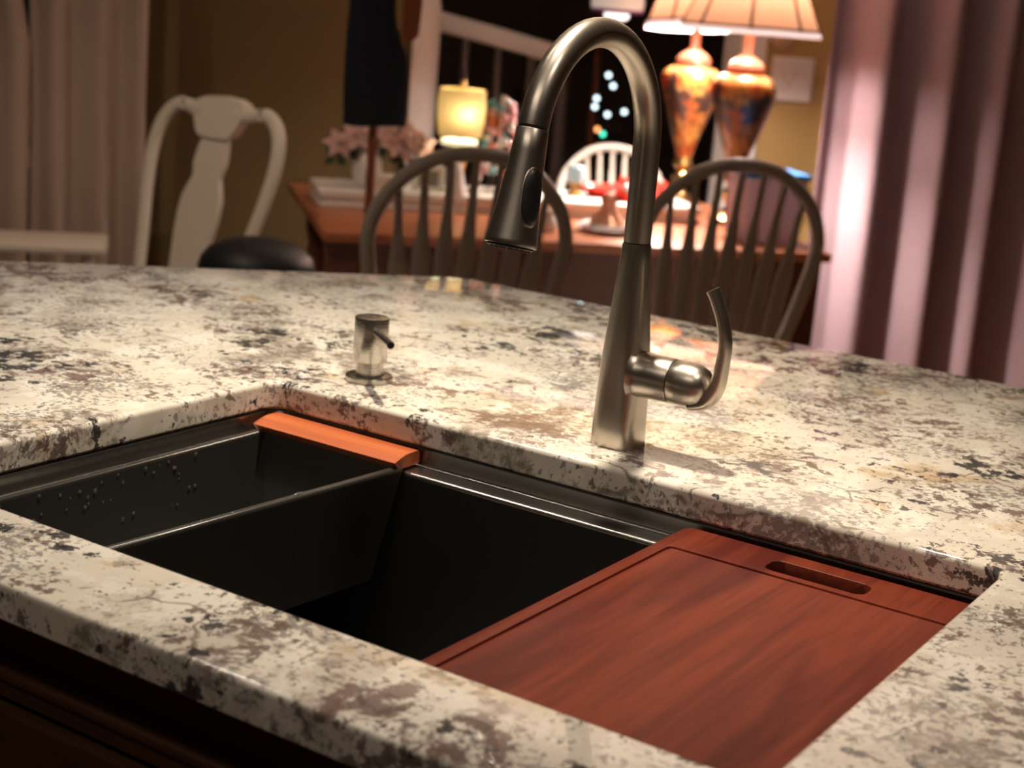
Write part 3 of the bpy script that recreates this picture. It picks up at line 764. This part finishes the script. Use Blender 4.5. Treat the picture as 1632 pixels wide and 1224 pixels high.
dl = thing('drum_lamp', 'small glowing drum-shaded lamp on the white riser by the hall opening', 'lamp', dine(0.905, 4.385, RT), RZ)
MB().lathe([(0.045, 0), (0.047, 0.008), (0.020, 0.016), (0.014, 0.05), (0.024, 0.08), (0.014, 0.11), (0.012, 0.128)], 28).build('base', BRASS, dl)
MB().lathe([(0.050, 0.133), (0.053, 0.136), (0.053, 0.146), (0.049, 0.149)], 32).build('glass_ring', GLOWBASE, dl)['label'] = 'glowing glass ring under the shade'
MB().lathe([(0.062, 0.158), (0.0685, 0.20), (0.0705, 0.245), (0.067, 0.288), (0.064, 0.292)], 40, (0, 0, 0), None, False, False).build('drum_shade', DRUM, dl)
MB().sphere((0.004, -0.044, 0.226), 0.013).build('bulb', BULB2, dl)
MB().lathe([(0.004, 0.15), (0.004, 0.30), (0.009, 0.304), (0.006, 0.316), (0, 0.318)], 14).build('finial', BRASS, dl)

# poinsettia in a white vase
po = thing('potted_poinsettia', 'blush poinsettia with dark leaves in a white vase at the left end of the table', 'plant', dine(0.645, 4.40, RT), RZ)
MB().lathe([(0.026, 0), (0.038, 0.01), (0.045, 0.04), (0.040, 0.075), (0.028, 0.095), (0.031, 0.105), (0.027, 0.104), (0.024, 0.094)], 28, (0, 0, 0), None, True, False).build('vase', CHINA, po)
def petals(mb, c, nrm, n, L, Wd_, rise, off=0.0):
    c = Vector(c); q = Vector((0, 0, 1)).rotation_difference(Vector(nrm).normalized())
    for k in range(n):
        a = off + 2 * PI * k / n; d = Vector((math.cos(a), math.sin(a), 0)); s = Vector((-math.sin(a), math.cos(a), 0))
        up_ = Vector((0, 0, 1))
        P = [c + q @ (d * 0.004), c + q @ (d * L * .45 + s * Wd_ + up_ * (L * rise)), c + q @ (d * L + up_ * L * rise * .6), c + q @ (d * L * .45 - s * Wd_ + up_ * (L * rise)), c + q @ (d * L * .5 + up_ * (L * rise * .6))]
        v = [mb.bm.verts.new(p) for p in P]
        for f in ((0, 1, 4), (1, 2, 4), (2, 3, 4), (3, 0, 4)): mb.bm.faces.new([v[i] for i in f])
rnd = random.Random(11)
blooms = [(-0.075, -0.02, 0.105), (-0.03, -0.03, 0.125), (0.03, -0.02, 0.14), (0.075, 0.0, 0.165), (0.13, -0.01, 0.135), (0.115, -0.03, 0.105), (0.02, 0.03, 0.10), (-0.04, 0.03, 0.095), (0.17, 0.01, 0.105), (0.07, -0.04, 0.115)]
blooms = [(x * 0.98 - .012, y, z * 1.12) for x, y, z in blooms]
for b_ in blooms:
    mb = MB(); nr = (rnd.uniform(-.4, .4), -0.8 + rnd.uniform(-.3, .2), 0.6)
    petals(mb, b_, nr, 6, 0.052, 0.016, 0.12, rnd.uniform(0, 1)); petals(mb, b_, nr, 5, 0.026, 0.009, 0.35, rnd.uniform(0, 1))
    mb.build('bloom', PINKP, po, 20)
for k in range(7):
    mb = MB(); b_ = blooms[k]; petals(mb, (b_[0] + rnd.uniform(-.02, .02), b_[1] + .012, b_[2] - .035), (rnd.uniform(-.3, .3), -.7, .5), 4, 0.045, 0.014, -0.1, rnd.uniform(0, 2)); mb.build('leaf', LEAFM, po, 20)
for k in range(6): MB().tube([(0, 0, 0.08), (blooms[k][0] * .5, blooms[k][1] * .5, 0.10), blooms[k]], 0.003, 8).build('stem', LEAFM, po)

# little tree of baubles
bt = thing('bauble_tree', 'small tabletop tree of pink and silver baubles right of the drum lamp', 'decoration', dine(1.030, 4.405, RT), RZ)
MB().lathe([(0.035, 0), (0.036, 0.01), (0.006, 0.018), (0.004, 0.28)], 16).build('trunk', WHITEP, bt)
rnd = random.Random(5); mats_ = [PINKB, PINKB, PINKB, WHITEB, WHITEB, PINKB, COPB, TEALB]
for k in range(46):
    h = 0.03 + 0.235 * (k / 45); a = k * 2.4; rr = 0.074 * (1 - 0.62 * k / 45) * rnd.uniform(.75, 1)
    MB().sphere((rr * math.cos(a), rr * math.sin(a), h), rnd.uniform(0.011, 0.0165), 2).build('bauble', mats_[rnd.randrange(8)], bt, 180)
# framed cards and a paper cone
fr = thing('photo_frame', 'white picture frame standing on the riser below the drum lamp', 'frame', dine(0.815, 4.345, RT), RZ - 0.15)
mb = MB(); [mb.box(c, s, None, 0.002) for c, s in (((-.037, 0, .036), (.018, .01, .072)), ((.037, 0, .036), (.018, .01, .072)), ((0, 0, .065), (.09, .01, .014)), ((0, 0, .007), (.09, .01, .014)))]
mb.build('frame', WHITEP, fr, 30); MB().box((0, 0.002, .036), (.06, .004, .05)).build('photo', make_paint('grey_photo', (.20, .19, .14), .5), fr); MB().box((0, .022, .028), (.02, .042, .004), Euler((-.9, 0, 0)).to_matrix()).build('easel_back', WHITEP, fr)
cn = MB().lathe([(0.030, 0), (0.031, 0.004), (0.024, 0.025), (0.015, 0.06), (0.005, 0.095), (0.0, 0.10)], 24).build('cone_ornament', CHINA, None, 40, dine(0.891, 4.302, RT))
tag(cn, 'white cone tree ornament standing right of the white picture frame', 'ornament')
bx = MB().box((0, 0, .0225), (.10, .07, .045), None, .004, 2).build('trinket_box', CREAM, None, 40, dine(0.68, 4.315, RT)); bx.rotation_euler = ROOMROT
tag(bx, 'low cream trinket box on the riser between vase and picture frame', 'box')
# votive, red bowl, red flower
vt = thing('glass_votive', 'pale blue glass votive on an amber base seen between far chair spindles', 'candle holder', dine(1.272, 4.42, RT), RZ)
MB().lathe([(0.026, 0), (0.027, 0.006), (0.012, 0.012), (0.012, 0.028), (0.024, 0.04)], 24).build('base', AMBERGL, vt)
MB().lathe([(0.024, 0.04), (0.027, 0.055), (0.026, 0.085), (0.022, 0.09), (0.021, 0.086), (0.022, 0.05)], 24).build('cup', BLUEGL, vt)
rbw = MB().lathe([(0.02, 0), (0.03, 0.004), (0.05, 0.018), (0.060, 0.032), (0.057, 0.032), (0.046, 0.019), (0.0, 0.010)], 32).build('red_bowl', REDC, None, 40, dine(1.352, 4.44, RT))
tag(rbw, 'shallow red bowl on the white riser left of the faucet tube', 'bowl')
rf = thing('red_flower', 'red silk flower with a cream centre lying just left of the faucet tube', 'flower', dine(1.405, 4.335, RT + 0.022), RZ)
mb = MB(); petals(mb, (0, 0, .012), (-.1, -.85, .5), 7, .050, .017, .08); petals(mb, (0, -.004, .014), (-.1, -.85, .5), 6, .034, .012, .3, .4); mb.build('petals', REDP, rf, 20)
MB().sphere((0, -.008, .018), .014).build('centre', CHINA, rf); MB().box((0, .014, -.0015), (.05, .03, .040), None, .002).build('clip', LEAFM, rf)
rf2 = thing('red_flower', 'red silk flower partly hidden right of the faucet tube', 'flower', dine(1.545, 4.42, RT + 0.016), RZ)
mb = MB(); petals(mb, (0, 0, .012), (.1, -.85, .5), 7, .038, .014, .08, .3); mb.build('petals', REDP, rf2, 20); MB().sphere((0, -.006, .014), .009).build('centre', REDP, rf2); MB().box((0, .012, -.0005), (.04, .03, .030), None, .002).build('clip', LEAFM, rf2)
# plates with a folded napkin, a creamer
pl = MB().lathe([(0.05, 0), (0.055, 0.003), (0.085, 0.012), (0.092, 0.017), (0.089, 0.018), (0.055, 0.007), (0, 0.006)], 40).build('plate', CHINA, None, 40, dine(1.268, 4.03, TZ))
tag(pl, 'white plate lowest of the stack on the table left of the faucet', 'plate', 'stacked plates on the dining table')
p2 = pl.copy(); COL.objects.link(p2); p2.location = dine(1.268, 4.03, TZ + 0.0085); p2.scale = (.86, .86, 1); p2['label'] = 'smaller white plate topmost of the stack, under the peach napkin'
npk = MB(); npk.rings([[Vector((r * (1 + .25 * math.sin(5 * a_ + h)) * math.cos(a_), r * (1 + .25 * math.sin(5 * a_ + h)) * math.sin(a_), z)) for a_ in [2 * PI * k / 30 for k in range(30)]] for r, z, h in ((.046, 0, 0), (.042, .014, .3), (.026, .034, .8), (.016, .052, 1.2), (.020, .070, 1.6), (.010, .088, 2))], True, True, True)
tag(npk.build('napkin', PEACH, None, 50, dine(1.262, 4.03, TZ + 0.0185)), 'peach napkin folded upright on the stacked white plates', 'napkin')
cr = thing('creamer', 'small white china creamer on the table beside the spray head', 'jug', dine(1.082, 4.0, TZ), RZ)
MB().lathe([(0.020, 0), (0.026, 0.004), (0.030, 0.02), (0.026, 0.036), (0.020, 0.046), (0.024, 0.058), (0.021, 0.057), (0.017, 0.045), (0.0, 0.04)], 24).build('body', CHINA, cr)
MB().tube(smooth_path([(.022, 0, .048), (.042, 0, .044), (.044, 0, .026), (.028, 0, .014)], 4), .0035, 8).build('handle', CHINA, cr)
# storage bin with the blue lid
sb = thing('storage_bin', 'cloudy plastic storage bin with a blue lid on the right end of the table', 'bin', dine(1.725, 4.05, TZ), RZ)
MB().rings([[Vector((x * s, y * s, z)) for x, y in rrect(-.092, -.075, .092, .075, .012, 4)] for s, z in ((.90, 0), (.93, .004), (1, .168), (1.03, .170), (1.03, .176))], True, True, True).build('tub', LILAC, sb, 30)
plate(rrect(-.100, -.083, .100, .083, .014, 4), [], .1765, .192, .004, 2).build('lid', BLUE, sb, 40)

# pendant over the far side of the table
pe = thing('pendant_lamp', 'frosted glass pendant with a purple rim hanging above the faucet arc', 'lamp', dine(1.53, 5.00, 1.318), RZ)
MB().lathe([(0.085, 0.030), (0.088, 0.05), (0.082, 0.10), (0.055, 0.15), (0.022, 0.175), (0.020, 0.175), (0.053, 0.148), (0.079, 0.10), (0.085, 0.05), (0.082, 0.030)], 40, (0, 0, 0), None, False, False).build('glass_shade', mat('frosted_glass', (.72, .72, .66), .45, emit=(1, .97, .9), estr=.25), pe)
MB().lathe([(0.074, 0.018), (0.086, 0.020), (0.088, 0.030), (0.083, 0.031), (0.074, 0.026)], 40).build('rim', mat('purple_glass', (.16, .05, .22), .2), pe)['label'] = 'purple glass rim'
MB().lathe([(0.0, -0.004), (0.030, -0.003), (0.040, 0.004), (0.042, 0.018)], 32).build('light_disc', FROST, pe)
MB().tube([(0, 0, .172), (0, 0, 1.18)], .003, 8).build('cord', BLACKP, pe); MB().lathe([(.03, 1.165), (.045, 1.181)], 24).build('canopy', BRONZE, pe)

# picture and thermostat
pc = thing('wall_print', 'white framed print on the mustard wall beside the mauve curtain', 'picture', dine(2.300, 5.298, 1.155), RZ)
MB().box((0, -.008, 0), (.160, .016, .155), None, .003).build('frame', CARDM, pc, 30); MB().box((0, -.0165, 0), (.146, .001, .141)).build('paper', CARDM, pc)
mb = MB()
for pts in (((-.03, -.05), (-.01, -.02), (.005, .02), (.02, .05)), ((-.01, -.02), (-.035, .005), (-.045, .03)), ((.005, .02), (.035, .015), (.05, .03)), ((-.025, -.03), (-.05, -.035))):
    mb.tube(smooth_path([(x, -.0172, z) for x, z in pts], 4), .0022, 6, .2, (1, 0, 0))
mb.build('faded_branch', INKM, pc)
th = MB().lathe([(.045, 0), (.047, .006), (.044, .018), (.034, .024), (0, .025)], 32, (0, 0, 0), (0, -1, 0)).build('thermostat', make_paint('beige_plastic', (.52, .36, .22), .45), None, 40, dine(2.245, 5.299, 1.303)); th.rotation_euler = ROOMROT
tag(th, 'round beige thermostat on the mustard wall above the print', 'thermostat')

# ================================================================== curtains
def curtain(name, label, u0, u1, v, z0, z1, folds, amp, m, seed, group=None, taper=0.0, pw=1.0):
    rn = random.Random(seed); ph = [rn.uniform(-.6, .6) for _ in range(40)]
    nx, nz_ = int(folds * 14), 14
    mb = MB(); rows = []
    for j in range(nz_ + 1):
        z = z0 + (z1 - z0) * j / nz_; ring = []
        for i in range(nx + 1):
            s = i / nx; f = s * folds; k = int(f)
            pz = ph[k % 40] * (1 - (f - k)) + ph[(k + 1) % 40] * (f - k)
            y = math.sin(2 * PI * f + pz + 0.25 * math.sin(z * 1.7 + k))
            y = math.copysign(abs(y) ** pw, y)
            a = amp * (1 - .35 * (z - z0) / (z1 - z0)) * (0.75 + 0.5 * abs(pz))
            ring.append(Vector((u0 + (u1 - u0 - taper * max(0, z - 1.10)) * s + 0.010 * math.sin(z * 2 + k), v + a * y, z)))
        rows.append(ring)
    mb.rings(rows, False)
    o = mb.build(name, m, None, 180, (CAMX, CAMY, 0)); o.rotation_euler = ROOMROT
    md = o.modifiers.new('thickness', 'SOLIDIFY'); md.thickness = 0.002
    return tag(o, label, 'curtain', group)
curtain('sheer_curtain', 'sheer beige curtain panel hanging left of the vase-splat chair', -0.305, 0.035, 4.66, 0.02, 2.22, 3, 0.024, SHEER, 2)
curtain('sheer_curtain', 'sheer beige curtain panel at the left edge, beyond the dark gap', -0.95, -0.300, 4.64, 0.02, 2.22, 5, 0.025, SHEER, 4, None, 0.16)
curtain('mauve_curtain', 'heavy mauve curtain in deep folds right of the table lamps', 2.175, 3.38, 4.72, 0.02, 2.22, 5.4, 0.105, MAUVE, 9)
for nm, lb, a, b, v in (('curtain_rod', 'dark rod carrying the sheer curtains', -1.1, 0.10, 4.66), ('curtain_rod', 'dark rod carrying the mauve curtain', 2.12, 3.5, 4.72)):
    r_ = thing(nm, lb, 'curtain rod', dine(a, v, 2.235), RZ)
    MB().tube([(0, 0, 0), (b - a, 0, 0)], .012, 12).build('rod', BRONZE, r_)
    for x in (.02, b - a - .02): MB().box((x, 0, 0.1325), (.012, .012, .265)).build('bracket', BRONZE, r_)
    for x in (-.02, b - a + .02): MB().sphere((x, 0, 0), .022).build('finial', BRONZE, r_)

# ================================================================== the dark hall beyond
sr = thing('stair_banister', 'white newel post and sloping handrail in the dark hall behind the drum lamp', 'banister', dine(1.085, 5.9), RZ)
MB().box((0.0, 0, 0.66), (.05, .05, 1.32), None, .004).build('newel_post', WHITEP, sr, 30)
ang = math.atan2(-0.0763 - .0, 0.40)
MB().box((0.245, 0, 1.262 - 0.0485), (0.52, .05, .072), Euler((0, -ang, 0)).to_matrix(), .012, 2).build('handrail', WHITEP, sr, 40)
for k in range(3):
    x = 0.13 + k * 0.13; ztop = 1.262 - 0.0485 + (x - .245) * math.tan(ang) - .03
    MB().box((x, 0, ztop / 2), (.022, .022, ztop)).build('baluster', DIMW, sr)
MB().box((0.52, 0, 0.60), (.045, .045, 1.20), None, .004).build('end_post', DIMW, sr, 30)['label'] = 'end post blackened like the unlit hall'
ft_ = thing('fir_tree', 'dark fir tree with a few fairy lights seen through the faucet arc', 'tree', dine(1.95, 6.60), RZ)
MB().tube([(0, 0, 0), (0, 0, 1.55)], [.03, .006], 10).build('trunk', REDW, ft_)
mb = MB(); rnd = random.Random(8)
for k in range(2600):
    z = 0.25 + 1.35 * rnd.random() ** 1.2; rr = 0.42 * (1.62 - z) / 1.37 * math.sqrt(rnd.random()); a = rnd.uniform(0, 2 * PI)
    p = Vector((rr * math.cos(a), rr * math.sin(a), z)); d = Vector((math.cos(a + rnd.uniform(-.6, .6)), math.sin(a + rnd.uniform(-.6, .6)), rnd.uniform(-.3, .3))) * rnd.uniform(.03, .06); s = d.cross(Vector((0, 0, 1))).normalized() * .004
    mb.bm.faces.new([mb.bm.verts.new(q) for q in (p - s, p + s, p + d)])
fo = mb.build('foliage', make_cloth('fir_needle', (.012, .022, .014), 20), ft_, 20); fo['kind'] = 'stuff'
for (u, z, m_) in ((1.947, 1.080, FAIRY), (1.968, 1.037, FAIRY), (1.895, .982, FAIRY), (1.887, .947, FAIRY), (1.943, .918, FAIRY), (2.018, .934, FAIRY), (1.899, .855, FAIRYO), (1.923, .837, FAIRYG)):
    MB().sphere(((u - 1.95) * 6.4 / 6.4, -0.20 - (1.08 - z) * .3, z), .011, 2).build('fairy_light', m_, ft_)
